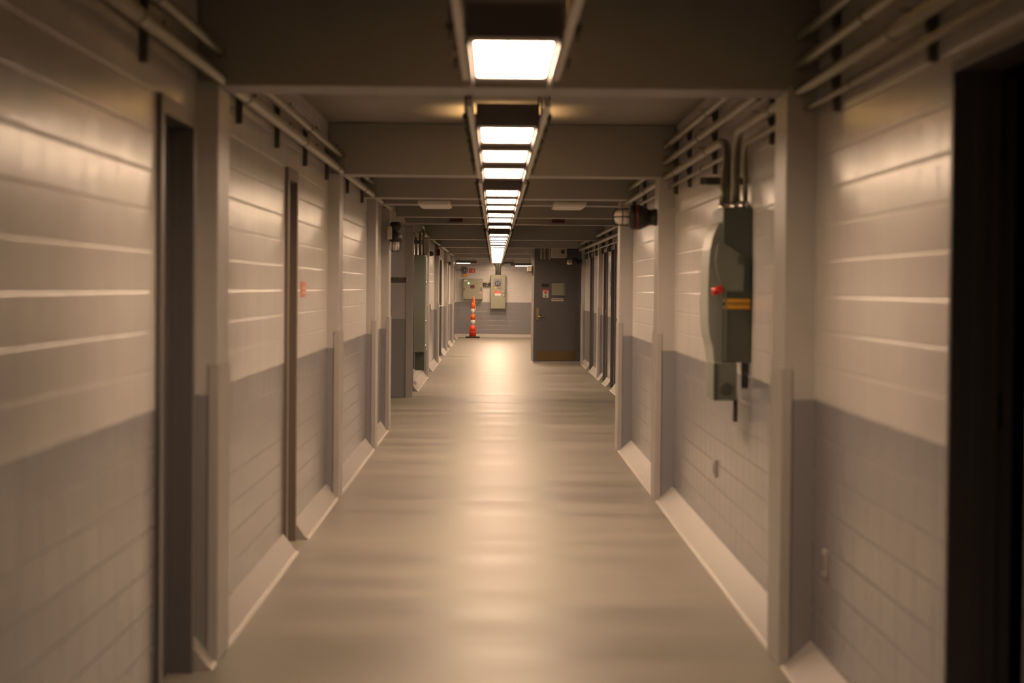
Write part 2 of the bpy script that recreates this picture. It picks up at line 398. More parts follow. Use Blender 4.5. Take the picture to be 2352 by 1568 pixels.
# ------------------------------------------------------------------ ceiling lights
FX = 0.055; LZ = 2.355
lights = [(0.2, 1.6),
 (6.85, 8.25), (10.55, 11.92), (12.34, 13.72), (14.2, 15.72), (17.4, 18.78), (19.05, 20.4), (20.7, 22.0), (22.8, 24.2),
 (24.5, 26.15), (27.4, 28.75), (31.6, 33.2), (33.8, 35.6), (36.0, 37.6), (38.0, 39.7), (40.5, 42.1)]
y = 42.5
while y < 66: lights.append((y, y+1.5)); y += 1.72
lights.append((66.6, 68.2))
ORD = ['nearest', 'second', 'third', 'fourth', 'fifth', 'sixth', 'seventh', 'eighth', 'ninth', 'tenth', 'eleventh', 'twelfth', 'thirteenth', 'fourteenth', 'fifteenth']
vis = 0
for i, (y0, y1) in enumerate(lights):
    if y0 < 6: lab = 'strip light overhead, behind the picture edge'
    else:
        vis += 1
        if vis <= 10: lab = '%s lit strip light of the ceiling row, counted from the viewer' % ORD[vis-1]
        else: lab = 'distant lit strip light merging into the white bar above the orange cone'
    fx = thing('ceiling_light', lab, 'light', (FX, (y0+y1)/2, LZ), 'strip lights along the ceiling')
    hw = 0.152
    m = MB()
    m.box(FX-hw, FX+hw, y0-0.03, y0-0.012, LZ-0.004, LZ+0.105); m.box(FX-hw, FX+hw, y1+0.012, y1+0.03, LZ-0.004, LZ+0.105)
    m.box(FX-hw, FX-hw+0.012, y0-0.012, y1+0.012, LZ-0.004, LZ+0.105); m.box(FX+hw-0.012, FX+hw, y0-0.012, y1+0.012, LZ-0.004, LZ+0.105)
    m.box(FX-hw+0.012, FX+hw-0.012, y0-0.012, y1+0.012, LZ+0.06, LZ+0.075)
    m.build('housing', M_HOUS, fx)
    # diffuser with rounded corners
    r = 0.02; pts = []
    dxh = 0.126; ya, yb_ = y0+(0.22 if y0 < 46 else 0.05), y1-(0.24 if y0 < 46 else 0.05)
    if y0 < 36: ya, yb_ = y0+0.0188*y0*(1-y0/45), y1-0.0188*y1*(1-y1/45)
    for cx, cy, a0 in ((FX+dxh-r, yb_-r, 0), (FX-dxh+r, yb_-r, 90), (FX-dxh+r, ya+r, 180), (FX+dxh-r, ya+r, 270)):
        for k in range(5):
            a = math.radians(a0+k*22.5); pts.append((cx+r*math.cos(a), cy+r*math.sin(a)))
    MB().prism(pts, LZ, LZ+0.02, 'z').build('diffuser', M_LIT, fx)
    # dark lens frame closing the rest of the bottom opening
    m = MB()
    m.box(FX-hw+0.012, FX+hw-0.012, y0-0.012, ya, LZ-0.003, LZ+0.022).box(FX-hw+0.012, FX+hw-0.012, yb_, y1+0.012, LZ-0.003, LZ+0.022)
    m.box(FX-hw+0.012, FX-dxh, ya, yb_, LZ-0.003, LZ+0.022).box(FX+dxh, FX+hw-0.012, ya, yb_, LZ-0.003, LZ+0.022)
    m.build('lens_frame', M_HOUS, fx)
    if y1 > 2:
        for s in (-1, 1):
            prev = max([b for a, b in lights if b < y0] + [q+0.38 for q in BY if q < y0])
            m = MB().box(FX+s*(hw+0.004), FX+s*(hw+0.030), max(prev+0.02, y0-1.1), y1+0.015, LZ, LZ+0.03, bev=0.002)
            m.build('mounting_rail', M_RAIL, fx)
            for yy in (y0+0.25, y1-0.25):
                m = MB()
                m.tube([(FX+s*(hw+0.055), yy, LZ+0.02), (FX+s*(hw+0.055), yy, CZ-0.01)], 0.006, 8)
                m.box(FX+s*hw, FX+s*(hw+0.07), yy-0.015, yy+0.015, LZ+0.055, LZ+0.075)
                m.tube([(FX+s*(hw+0.055), yy, LZ+0.045), (FX+s*(hw+0.055), yy, LZ+0.06)], 0.013, 8)
                m.build('hanger_rod', M_STRUT, fx)
    for s in (-1, 1): bx(FX+s*(hw-0.012), FX+s*hw, y0-0.012, y1+0.012, LZ-0.028, LZ-0.0041).build('side_shield', M_HOUS, fx)  # lips added to keep lamp light off the upper walls
    la = bpy.data.lights.new('tube_lamp', 'AREA'); la.shape = 'RECTANGLE'; la.size = 0.25; la.size_y = yb_-ya-0.02
    la.energy = LAMP_W*(y1-y0)/1.4; la.color = LIGHT_COL; la.spread = math.radians(162)
    lo = bpy.data.objects.new('tube_lamp', la); COL.objects.link(lo); lo.parent = fx; lo.location = (0, (ya+yb_)/2-(y0+y1)/2, -0.004)
    # slot in the top of the housing throws light on the ceiling
    if 2 < y0 < 30:
        la = bpy.data.lights.new('top_slot_lamp', 'AREA'); la.shape = 'RECTANGLE'; la.size = 0.2; la.size_y = (y1-y0)*0.6
        la.energy = 16 if y0 in (6.85, 14.2) else 4; la.color = (1.0, 0.58, 0.22); la.spread = math.radians(120)
        lo = bpy.data.objects.new('top_slot_lamp', la); COL.objects.link(lo); lo.parent = fx
        lo.location = (0, 0, 0.09); lo.rotation_euler = (math.pi, 0, 0)

# ------------------------------------------------------------------ conduits
def conduit(pts, r, label, couplings=(), group='conduits along the %s wall', side='left'):
    root = thing('conduit', label, 'pipe', pts[0], (group % side) if '%s' in group else group)
    MB().tube(pts, r, 16).build('pipe', M_GALV, root)
    for c in couplings:
        c0, c1 = c
        MB().tube([c0, c1], r+0.004, 16).build('coupling', M_GALV, root)
    return root
def cpl(x, z, ys): return [((x, y, z), (x, y+0.06, z)) for y in ys]
def arc(p0, p1, p2, n=8):
    """quadratic bend"""
    p0, p1, p2 = map(Vector, (p0, p1, p2)); return [tuple(p0*(1-t)**2 + p1*2*t*(1-t) + p2*t*t) for t in [k/n for k in range(n+1)]]
YS = [6.9, 9.9, 12.9, 15.6, 18.9, 21.9]
conduit([(-1.135, -3.9, 2.425), (-1.135, 23.6, 2.425)], 0.027, 'lower thick steel conduit running along the top of the left wall', cpl(-1.135, 2.425, YS), side='left')
conduit([(-1.140, -3.9, 2.535), (-1.140, 23.6, 2.535)], 0.024, 'upper steel conduit running along the top of the left wall', cpl(-1.140, 2.535, [y+0.4 for y in YS]), side='left')
conduit([(-1.20, -3.9, 2.475), (-1.20, 23.6, 2.475)], 0.018, 'thin conduit behind the thick one, top of the left wall', side='left')
xr = 1.255
conduit([(xr, -3.9, 2.62), (xr, 20.9, 2.62)], 0.023, 'topmost steel conduit along the right wall', cpl(xr, 2.62, YS), side='right')
conduit([(xr, -3.9, 2.505), (xr, 20.9, 2.505)], 0.024, 'second steel conduit from the top along the right wall', cpl(xr, 2.505, [y+0.5 for y in YS]), side='right')
# third run and thin run break off to drop into the switch
PT = 2.005; PX = 1.262
conduit([(xr, -3.9, 2.392), (xr, 11.05, 2.392)] + arc((xr, 11.15, 2.392), (xr, 11.46, 2.392), (1.268, 11.5, 2.10)) + [(1.268, 11.5, PT)], 0.024,
        'thick conduit bending down from near side into the green switch', cpl(xr, 2.392, YS[:2]), side='right')
conduit([(xr, 20.9, 2.392), (xr, 12.35, 2.392)] + arc((xr, 12.2, 2.392), (xr+0.03, 11.82, 2.392), (PX-0.045, 11.62, 2.10)) + [(PX-0.045, 11.62, PT)], 0.024,
        'thick conduit bending down from far side into the green switch', cpl(xr, 2.392, [12.9, 15.2, 18.2]), side='right')
conduit([(1.290, -3.9, 2.322), (1.290, 11.1, 2.322)] + arc((1.290, 11.15, 2.322), (1.290, 11.33, 2.322), (1.308, 11.4, 2.15)) + [(1.308, 11.4, PT)], 0.014,
        'thin conduit bending down at the right of the green switch', cpl(1.290, 2.322, [7.9]), side='right')
conduit([(1.290, 20.9, 2.322), (1.290, 12.3, 2.322)] + arc((1.290, 12.2, 2.322), (1.290, 11.7, 2.322), (1.25, 11.68, 2.10)) + [(1.25, 11.68, PT)], 0.012,
        'thin conduit coming from the far bay down to the green switch', cpl(1.290, 2.322, [13.6, 15.4]), side='right')
for yb in (6.6, 8.45, 10.4, 13.1, 14.8, 15.9, 17.6, 19.2, 20.6):
    root = thing('strut_bracket', 'dark strut bracket carrying the conduits on the right wall', 'bracket', (XR, yb, 2.45), 'strut brackets on the right wall')
    bx(XR-0.028, XR, yb-0.02, yb+0.02, 2.265, 2.68).build('channel', M_STRUT, root)
    for z in (2.62, 2.505, 2.392):
        MB().box(XR-0.115, XR-0.028, yb-0.008, yb+0.008, z+0.026, z+0.031).box(XR-0.034, XR-0.028, yb-0.008, yb+0.008, z-0.03, z+0.027).build('pipe_strap', M_STRUT, root)
for yb in (7.57, 10.4, 12.2, 14.0, 15.8, 18.0, 20.0, 22.4):
    root = thing('strut_bracket', 'dark strut bracket carrying the conduits on the left wall', 'bracket', (XL, yb, 2.45), 'strut brackets on the left wall')
    bx(XL, XL+0.028, yb-0.02, yb+0.02, 2.34, 2.60).build('channel', M_STRUT, root)
    for z in (2.535, 2.425):
        MB().box(XL+0.028, XL+0.11, yb-0.008, yb+0.008, z+0.028, z+0.033).tube([(XL+0.085, yb, z+0.03), (XL+0.085, yb, z+0.06)], 0.006, 8).build('pipe_strap', M_STRUT, root)
# conduits over the far right recess
for k, (z, r) in enumerate(((2.36, 0.03), (2.27, 0.014), (2.48, 0.03))):
    conduit([(1.76 if k != 1 else 1.80, 21.7, z), (1.76 if k != 1 else 1.80, 44.9, z)], r, ['thick', 'thin', 'upper'][k]+' conduit along the top of the set-back right wall', side='far right')
for yb in (35, 37.2, 39.5, 42, 44):
    tag(bx(XR2-0.06, XR2, yb-0.03, yb+0.03, 2.17, 2.52).build('strut_bracket', M_STRUT), 'small strut bracket on the set-back right wall', 'bracket', 'strut brackets on the set-back wall')

# ------------------------------------------------------------------ safety switch on the right wall
sw = thing('safety_switch', 'tall green-grey electrical safety switch with red handle on right wall', 'electrical box', (1.26, 11.45, 1.2))
Y0, Y1 = 11.25, 11.78; XA = 1.178
bx(XA, XR-0.002, Y0, Y1, 1.194, 1.997, bev=0.006).build('enclosure', M_GREEND, sw)
# bulging cover on the corridor side
prof = [(Y0+0.03, 1.96)] 
mb = MB()
pts = [(XA, 1.19), (XA-0.008, 1.19)]
pts = []
import math as _m
zs = [1.16, 1.20, 1.27, 1.33, 1.40, 1.50, 1.60, 1.70, 1.78, 1.84, 1.88, 1.91, 1.925]
ds = [0.030, 0.034, 0.040, 0.058, 0.066, 0.068, 0.068, 0.066, 0.060, 0.048, 0.034, 0.018, 0.0]
pts = [(XA, zs[0])] + [(XA-d, z) for z, d in zip(zs, ds)]
mb.prism(pts, Y0+0.06, Y1-0.03, 'y')
mb.build('cover', M_GREENL, sw)
bx(XA-0.03, XA+0.001, Y0+0.25, Y1-0.02, 1.0, 1.2, bev=0.004).build('side_plate', M_GREENL, sw)
# handle mechanism plate on the end face
K = 11.25/5000
def PXm(px): return (px-1136)*K
def PZm(py): return EYE + (661-(py-0.0088*530))*K
out = [(1646, 563), (1658, 556), (1705, 588), (1708, 615), (1706, 668), (1668, 669), (1654, 650), (1646, 625), (1642, 595)]
MB().prism([(PXm(a), PZm(b)) for a, b in out], Y0-0.035, Y0-0.001, 'y').build('handle_housing', M_GREEN, sw)
bx(PXm(1693), PXm(1706), Y0-0.037, Y0-0.030, PZm(607), PZm(585)).build('housing_slot', M_GREEND, sw)
mb = MB(); mb.tube([(PXm(1662), Y0-0.04, PZm(664)), (PXm(1650), Y0-0.05, PZm(668))], 0.008, 10); mb.build('handle_arm', M_STRUT, sw)
mb = MB(); mb.tube([(PXm(1657.5), Y0-0.05, PZm(663)), (PXm(1634), Y0-0.055, PZm(671))], [0.021, 0.019], 14); mb.build('handle_grip', M_RED, sw)
lb = bx(PXm(1662), PXm(1724), Y0-0.003, Y0, PZm(709), PZm(686)).build('warning_label', M_YEL, sw)
text('\u25B2 WARNING', 0.026, (PXm(1693), Y0-0.004, PZm(697.5)), '-y', M_SIGNBLK, sw, 'lettering')
bx(XA+0.012, XA+0.022, Y0-0.006, Y0, 1.20, 1.60).build('rib', M_GREEN, sw)
# lower trough box with knockout
lo = bx(PXm(1641), PXm(1695), Y0-0.02, Y0+0.36, 0.998, 1.193, bev=0.004).build('lower_box', M_GREEN, sw)
mb = MB().lathe([(0.034, 0), (0.034, 0.004), (0.030, 0.006)], (PXm(1671), Y0-0.02, PZm(893)), (0, -1, 0), 24); mb.build('knockout', M_GREEND, sw)
bx(PXm(1641)-0.001, PXm(1650), Y0-0.024, Y0-0.019, 1.0, 1.19).build('hinge_strip', M_GREEND, sw)
mb = MB().tube([(1.305, Y0+0.05, 1.19), (1.305, Y0+0.05, 1.06)], 0.018, 12); mb.build('conduit_stub', M_GREEND, sw)
mb = MB().tube([(1.285, Y0+0.3, 1.0), (1.285, Y0+0.3, 0.87)], 0.013, 12); mb.build('conduit_stub', M_BRFR, sw)
for a, b in ((1.268, 11.5), (PX-0.045, 11.62), (1.303, 11.4), (1.25, 11.68)): MB().lathe([(0.029, -0.004), (0.029, 0.02), (0.025, 0.022), (0.025, 0.035)], (a, b, 2.0), (0, 0, 1), 12).build('connector', M_STEEL, sw)
root = thing('strut_clamp', 'dark strut clamp across the drop conduits above the green switch', 'bracket', (1.26, 11.75, 2.17))
bx(1.10, XR-0.001, 11.72, 11.76, 2.135, 2.175).build('channel', M_STRUT, root)
MB().lathe([(0.016, 0), (0.016, 0.03)], (1.135, 11.72, 2.155), (0, -1, 0), 10).build('bolt', M_STRUT, root)
# small outlet plates
for (yy, z0, z1, l) in ((8.63, 0.435, 0.54, 'painted outlet cover plate low on the near right wall'), (12.96, 0.455, 0.56, 'painted outlet cover plate on right wall below the green switch')):
    r = thing('outlet_plate', l, 'outlet', (XR, yy, z0))
    bx(XR-0.014, XR, yy-0.04, yy+0.04, z0, z1, bev=0.003).build('cover_plate', M_COVE, r)
    bx(XR-0.016, XR-0.0139, yy-0.016, yy+0.016, z0+0.02, z1-0.02).build('socket', M_STRUT, r)

# ------------------------------------------------------------------ guarded jar lamps
def jar_lamp(base, axis, label, red=True):
    r = thing('jar_light', label, 'light', base)
    MB().lathe([(0.062, 0), (0.066, 0.008), (0.060, 0.02), (0.058, 0.055), (0.062, 0.06)], base, axis).build('mounting_base', M_BLACK, r)
    MB().lathe([(0.060, 0.055), (0.094, 0.125), (0.094, 0.161)], base, axis).build('reflector', M_BLACK, r)
    MB().lathe([(0.0945, 0.132), (0.0955, 0.136), (0.0945, 0.158)], base, axis).build('band', M_DRED, r)
    MB().lathe([(0.095, 0.16), (0.094, 0.185), (0.086, 0.200), (0.06, 0.203)], base, axis).build('collar', M_BLACK, r)
    MB().lathe([(0.050, 0.203), (0.052, 0.26), (0.050, 0.29), (0.038, 0.308), (0.012, 0.315)], base, axis).build('glass_jar', M_GLASS, r)
    o = Vector(base); t = Vector(axis).normalized(); a = Vector((0, 0, 1)) if abs(t.z) < .9 else Vector((1, 0, 0)); n = t.cross(a).normalized(); b = t.cross(n)
    m = MB()
    for k in range(4):
        q = math.pi/4*2*k + math.pi/2; d = n*math.cos(q)+b*math.sin(q)
        m.tube([o+t*0.2+d*0.062, o+t*0.30+d*0.060, o+t*0.322+d*0.048, o+t*0.326], 0.005, 6)
    ring = [o+t*0.255+(n*math.cos(2*math.pi*k/20)+b*math.sin(2*math.pi*k/20))*0.062 for k in range(21)]
    m.tube(ring, 0.004, 6)
    m.build('wire_guard', M_BLACK, r)
    return r
jar_lamp((CRX, 16.27, 2.107), (-1, 0, 0), 'black guarded jar light with red band on the second right column')
jar_lamp((CRX2-0.01, 45.0, 2.115), (-1, 0, 0), 'black guarded jar light sticking out before the open grey door')
# hanging one on the left
r = thing('jar_light', 'black hooded jar light hanging beside the fourth left column', 'light', (-1.075, 23.62, 2.15))
bx(-1.165, -1.115, 23.55, 23.69, 2.085, 2.225, bev=0.004).build('junction_box', M_BEIGE, r)
MB().tube([(-1.115, 23.62, 2.12)] + arc((-1.10, 23.62, 2.12), (-1.055, 23.6, 2.135), (-1.06, 23.6, 2.20)), 0.008, 8).build('arm', M_STEEL, r)
MB().lathe([(0.036, 0), (0.060, -0.01), (0.062, -0.06), (0.042, -0.09), (0.040, -0.10), (0.066, -0.14), (0.068, -0.20), (0.058, -0.215)], (-1.078, 23.62, 2.275), (0, 0, 1)).build('hood', M_BLACK, r)
MB().lathe([(0.038, 0), (0.040, -0.05), (0.034, -0.085), (0.010, -0.095)], (-1.078, 23.62, 2.06), (0, 0, 1)).build('glass_jar', M_GLASS, r)
m = MB()
for k in range(6):
    q = k*math.pi/3; d = Vector((math.cos(q), math.sin(q), 0)); o = Vector((-1.078, 23.62, 0))
    m.tube([o+d*0.062+Vector((0, 0, 2.07)), o+d*0.057+Vector((0, 0, 1.975)), o+d*0.036+Vector((0, 0, 1.955)), o+Vector((0, 0, 1.952))], 0.004, 6)
m.build('wire_guard', M_BLACK, r)

# ------------------------------------------------------------------ left side: sign, cabinet, strobes
r = thing('room_sign', 'black room sign with two lines of lettering on smooth left wall end', 'sign', (-1.376, 31.1, 1.63))
bx(-1.497, -1.254, 31.092, 31.1, 1.632, 1.708).build('sign_plate', M_SIGNBLK, r)
text('LEVEL 4 ROOMS', 0.030, (-1.376, 31.091, 1.688), '-y', M_TXT, r, sx=0.72)
text('STANDARD ASSEMBLIES', 0.030, (-1.376, 31.091, 1.653), '-y', M_TXT, r, sx=0.60)

cb = thing('electrical_cabinet', 'tall narrow green-grey cabinet standing off the left wall', 'cabinet', (-1.15, 33.6, 0.3))
bx(XL+0.003, -1.066, 33.25, 34.1, 0.575, 2.065, bev=0.006).build('cabinet_body', M_GREEN, cb)
bx(-1.066, -1.052, 33.27, 34.08, 0.60, 2.04, bev=0.003).build('cabinet_door', M_GREENL, cb)
bx(XL+0.02, -1.066, 33.3, 34.05, 0.30, 0.575, bev=0.004).build('lower_box', M_GREEND, cb)
for z in (0.62, 1.0, 1.6): MB().tube([(-1.05, 33.28, z), (-1.05, 33.28, z+0.08)], 0.008, 8).build('hinge', M_STEEL, cb)
MB().lathe([(0.012, 0), (0.010, 0.008)], (-1.11, 33.25, 0.60), (0, -1, 0), 10).build('screw', M_STEEL, cb)
for k, (xx, yy, bend) in enumerate(((-1.205, 33.35, 2.36), (-1.15, 33.5, 2.42), (-1.10, 33.7, 2.50))):
    conduit([(xx, yy, 2.06), (xx, yy, bend-0.08)] + arc((xx, yy, bend-0.06), (xx, yy, bend), (xx, yy-0.4 if k != 1 else yy+0.4, bend)) + [(xx, yy+(-1.2 if k != 1 else 3.0), bend)], 0.018,
            ['left', 'middle', 'right'][k]+' conduit rising from the tall green-grey cabinet', side='far left')
root = thing('strut_clamp', 'short strut clamp on conduits above the tall left cabinet', 'bracket', (-1.15, 33.3, 2.25))
bx(XL, -1.09, 33.28, 33.32, 2.235, 2.285).build('channel', M_STRUT, root)
MB().lathe([(0.012, 0), (0.012, 0.03)], (-1.12, 33.28, 2.26), (0, -1, 0), 8).build('bolt', M_STEEL, root)
conduit([(-1.14, 34.5, 2.45), (-1.14, 60.0, 2.45)], 0.03, 'conduit along the top of the far left wall', side='far left')
for (yy, l) in ((37.86, 'small beige alarm strobe with dark dome on the column past the cabinet'), (52.96, 'tiny beige alarm strobe with dark dome on a far left column')):
    r = thing('alarm_strobe', l, 'alarm', (CLX, yy, 2.15))
    MB().lathe([(0.055, 0), (0.055, 0.03), (0.03, 0.07)], (CLX-0.03, yy-0.06, 2.15), (1, 0, 0), 20).build('backbox', M_BEIGE, r)
    MB().lathe([(0.045, 0.05), (0.045, 0.075), (0.035, 0.10), (0.01, 0.115)], (CLX-0.03, yy-0.06, 2.15), (1, 0, 0), 20).build('dome', M_BLACK, r)
    MB().lathe([(0.012, 0.112), (0.012, 0.13), (0.004, 0.135)], (CLX-0.03, yy-0.06, 2.16), (1, 0, 0), 12).build('lens', M_STEEL, r)
tag(bx(-1.19, -1.12, 44.55, 44.69, 2.22, 2.35, bev=0.005).build('alarm_box', M_DRED), 'dark red alarm box high on a far left column', 'alarm')
m = thing('key_box', 'small steel latch box beside the door past the cabinet', 'box', (XL, 40.8, 1.2))
bx(XL, XL+0.04, 40.75, 40.85, 1.05, 1.25, bev=0.004).build('box_body', M_STEEL, m)
MB().lathe([(0.01, 0), (0.01, 0.015)], (XL+0.04, 40.8, 1.15), (1, 0, 0), 8).build('lock', M_BLACK, m)
# red and white notice past the brown door
m = thing('notice_sign', 'small red notice on the left wall beside the brown doorway', 'sign', (XL, 14.05, 1.55))
bx(XL, XL+0.006, 13.88, 14.2, 1.505, 1.60).build('sign_plate', simple('faded_red_notice', (0.48, 0.17, 0.11), 0.5), m)
bx(XL+0.006, XL+0.007, 13.91, 14.17, 1.555, 1.562).build('printed_line', M_WHITE, m)
bx(XL+0.006, XL+0.007, 13.91, 14.17, 1.525, 1.532).build('printed_line', M_WHITE, m)
# plates by the dark doorway on the set-back wall
tag(bx(XR2-0.01, XR2, 35.15, 35.4, 1.45, 1.62).build('notice_plate', M_PLATE), 'lower grey notice plate beside the dark far right doorway', 'sign')
tag(bx(XR2-0.01, XR2, 35.15, 35.4, 1.66, 1.86).build('notice_plate', M_PLATE), 'upper grey notice plate beside the dark far right doorway', 'sign')

# ------------------------------------------------------------------ things under the beams
for (x0, l) in ((-0.735, 'left'), (0.56, 'right')):
    r = thing('ceiling_panel_light', 'unlit pale panel under the third beam, %s of the light row' % l, 'light', (x0+0.15, 20.9, 2.37))
    MB().box(x0, x0+0.305, 20.62, 21.7, 2.355, 2.395, bev=0.01).build('housing', M_RAIL, r)
    MB().box(x0+0.02, x0+0.285, 20.66, 21.66, 2.348, 2.356, bev=0.003).build('lens', M_WHITE, r)
for (x0, l) in ((-0.585, 'left'), (0.735, 'right')):
    r = thing('beam_marker', 'dark red marker box on a distant beam, %s of the light row' % l, 'sign', (x0+0.08, 28.2, 2.45))
    bx(x0, x0+0.165, 28.22, 28.30, 2.42, 2.468, bev=0.003).build('marker_body', M_DRED, r)

# ------------------------------------------------------------------ the standing grey door on the right
dr = thing('standing_door', 'dark grey metal door standing open across the far right side', 'door', (0.826, 45.35, 0))
A = math.atan2(0.35, 0.955)
dr.rotation_euler = (0, 0, A)
W = 1.017
def dpart(name, mat, *a, bev=0.002):
    o = bx(*a, bev=bev).build(name, mat); o.parent = dr; return o
k = W/107.0
def lx(px): return (px-1227)*k
def lz(py, px=1280): return EYE + (661-(py-0.0088*(px-1136)))*45.5/5000
dpart('door_panel', M_FRAME, 0, W, 0, 0.045, 0.045, 2.15)
dpart('bottom_sweep', M_COVE, 0, W, -0.004, 0.049, 0.012, 0.045, bev=0.001)
dpart('kick_plate', M_KICK, lx(1234), lx(1326), -0.003, 0, 0.062, 0.26, bev=0)
dpart('lock_plate', M_BRASS, lx(1231.5), lx(1239), -0.012, 0, lz(735), lz(706.5), bev=0.002)
o = MB().tube([(lx(1235), -0.012, lz(727)), (lx(1235), -0.06, lz(727)), (lx(1249), -0.062, lz(728))], 0.011, 10).build('lever', M_BRASS); o.parent = dr
dpart('name_plate', M_SIGNBLK, lx(1244.3), lx(1261), -0.005, 0, lz(659.5), lz(651.5), bev=0.001)
dpart('warning_notice', M_WHITE, lx(1247), lx(1260.5), -0.003, 0, lz(683.5), lz(665.5), bev=0)
dpart('notice_heading', M_REDSIGN, lx(1247), lx(1260.5), -0.004, -0.003, lz(667.5), lz(664.5), bev=0)
o = MB().lathe([(0.030, 0), (0.030, 0.001)], (lx(1253.7), -0.003, lz(672)), (0, -1, 0), 20).build('notice_symbol', M_REDSIGN); o.parent = dr
o = MB().prism([(lx(1251.7), lz(681.5)), (lx(1256), lz(681.5)), (lx(1253.8), lz(677.5))], -0.004, -0.003, 'y').build('notice_symbol', M_SIGNBLK); o.parent = dr
dpart('document_holder', M_GREEN, lx(1268), lx(1299.5), -0.035, 0, lz(679), lz(649.5), bev=0.004)
dpart('holder_sheet', M_PANEL, lx(1269), lx(1290.5), -0.037, -0.034, lz(677.5), lz(651), bev=0)
dpart('holder_rim', M_GREENL, lx(1290.5), lx(1293.5), -0.040, -0.034, lz(679), lz(650), bev=0)
dpart('label_strip', M_WHITE, lx(1268), lx(1296), -0.003, 0, lz(691.5), lz(685), bev=0)
dpart('printed_line', M_BROWN, lx(1269.5), lx(1294.5), -0.0038, -0.003, lz(688.8), lz(687.4), bev=0)
for z in (0.25, 1.05, 1.85):
    o = MB().tube([(W+0.005, 0.03, z), (W+0.005, 0.03, z+0.11)], 0.011, 10).build('hinge', M_STRUT); o.parent = dr
r = thing('door_closer', 'small box on the wall edge left of the open grey door', 'box', (0.76, 47.0, 2.0))
bx(0.70, 0.80, 46.95, 47.12, 1.93, 2.05, bev=0.01).build('closer_body', M_BEIGE, r)
bx(0.70, 0.80, 46.94, 47.12, 1.915, 1.93).build('mounting_plate', M_BLACK, r)
# junction box with round cover above that door
r = thing('junction_box', 'beige junction box with round knob above the open grey door', 'electrical box', (1.37, 46.0, 2.3))
bx(1.215, 1.52, 45.95, 47.1, 2.225, 2.44, bev=0.008).build('box_body', M_BEIGE, r)
bx(1.40, 1.47, 45.925, 45.95, 2.305, 2.385, bev=0.004).build('cover', M_STRUT, r)
MB().lathe([(0.018, 0), (0.018, 0.012)], (1.435, 45.925, 2.345), (0, -1, 0), 14).build('knob', M_DRED, r)
for kx, (xx, zb) in enumerate(((0.99, 2.19), (1.06, 2.18), (1.165, 2.175))):
    conduit([(xx, 46.2, zb), (xx, 46.2, 2.5), (xx, 46.2, 2.77)], 0.022, ['left', 'middle', 'right'][kx]+' of three short conduits above the open grey door', group='conduits above the open door')

# ------------------------------------------------------------------ end wall equipment
KE = 69.0/5000
def ex(px): return (px-1136)*KE
def ez(py, px=1136): return EYE + (661-(py-0.0088*(px-1136)))*KE
YW = YE-0.002
p = thing('control_panel', 'wide beige control panel with green indicator on the end wall', 'electrical box', (ex(1086), YW, ez(665)))
bx(ex(1063.4), ex(1108.8), YW-0.22, YW, ez(688), ez(640.4), bev=0.006).build('cabinet_body', M_PANEL, p)
bx(ex(1064.4), ex(1107.5), YW-0.236, YW-0.22, ez(687), ez(641.4), bev=0.004).build('cabinet_door', M_PANEL, p)
F = YW-0.236
bx(ex(1065.7), ex(1073.5), F-0.003, F, ez(646.5), ez(643)).build('maker_label', M_WHITE, p)
MB().lathe([(0.035, 0), (0.035, 0.012), (0.03, 0.014)], (ex(1076.4), F, ez(650.8)), (0, -1, 0), 20).build('indicator_bezel', M_GREEN, p)
MB().lathe([(0.030, 0), (0.028, 0.012), (0.012, 0.022)], (ex(1076.4), F-0.013, ez(650.8)), (0, -1, 0), 20).build('indicator', M_LED, p)
bx(ex(1080.5), ex(1090.2), F-0.008, F, ez(662.8), ez(654.4)).build('display', M_BROWN, p)
MB().lathe([(0.013, 0), (0.011, 0.02)], (ex(1094.6), F, ez(651.5)), (0, -1, 0), 12).build('button', M_BLACK, p)
bx(ex(1065.8), ex(1067.4), F-0.012, F, ez(667), ez(661), bev=0.003).build('latch', M_BLACK, p)
bx(ex(1104.5), ex(1106), F-0.012, F, ez(668), ez(660), bev=0.003).build('latch', M_BLACK, p)
bx(ex(1101.3), ex(1107), F-0.003, F, ez(673), ez(671.4)).build('tag', simple('pink_tag', (0.8, 0.3, 0.22), 0.5), p)
bx(ex(1102), ex(1106), F-0.003, F, ez(657), ez(655.8)).build('tag', bpy.data.materials['pink_tag'], p)
for q in (1068, 1104): bx(ex(q)-0.03, ex(q)+0.03, YW-0.2, YW, ez(689.5), ez(688)).build('mounting_foot', M_STRUT, p)
for kz, (a, l) in enumerate(((651, 'upper'), (655.3, 'lower'))):
    conduit([(ex(1108.8), YW-0.10, ez(a)), (ex(1127), YW-0.10, ez(a))], 0.026, l+' short conduit joining the two panels on the end wall', group='conduits on the end wall')
p = thing('breaker_panel', 'tall beige breaker panel with round dial on the end wall', 'electrical box', (ex(1144), YW, ez(690)))
bx(ex(1127.2), ex(1161), YW-0.25, YW, ez(709), ez(631.3), bev=0.006).build('cabinet_body', M_PANEL, p)
F = YW-0.25
bx(ex(1128), ex(1159.5), F-0.012, F, ez(708), ez(632.3), bev=0.004).build('cabinet_door', M_PANEL, p); F -= 0.012
bx(ex(1133.8), ex(1152.4), F-0.012, F, ez(662.8), ez(640), bev=0.003).build('dial_plate', M_PLATE, p)
MB().lathe([(0.088, 0), (0.088, 0.012), (0.078, 0.014)], (ex(1143.3), F-0.012, ez(650.8)), (0, -1, 0), 28).build('dial', M_BLACK, p)
MB().lathe([(0.066, 0), (0.062, 0.010)], (ex(1143.3), F-0.024, ez(650.8)), (0, -1, 0), 28).build('dial_face', M_PLATE, p)
bx(ex(1142.3), ex(1144.3), F-0.05, F-0.03, ez(655), ez(646.5), bev=0.003).build('dial_handle', M_BLACK, p)
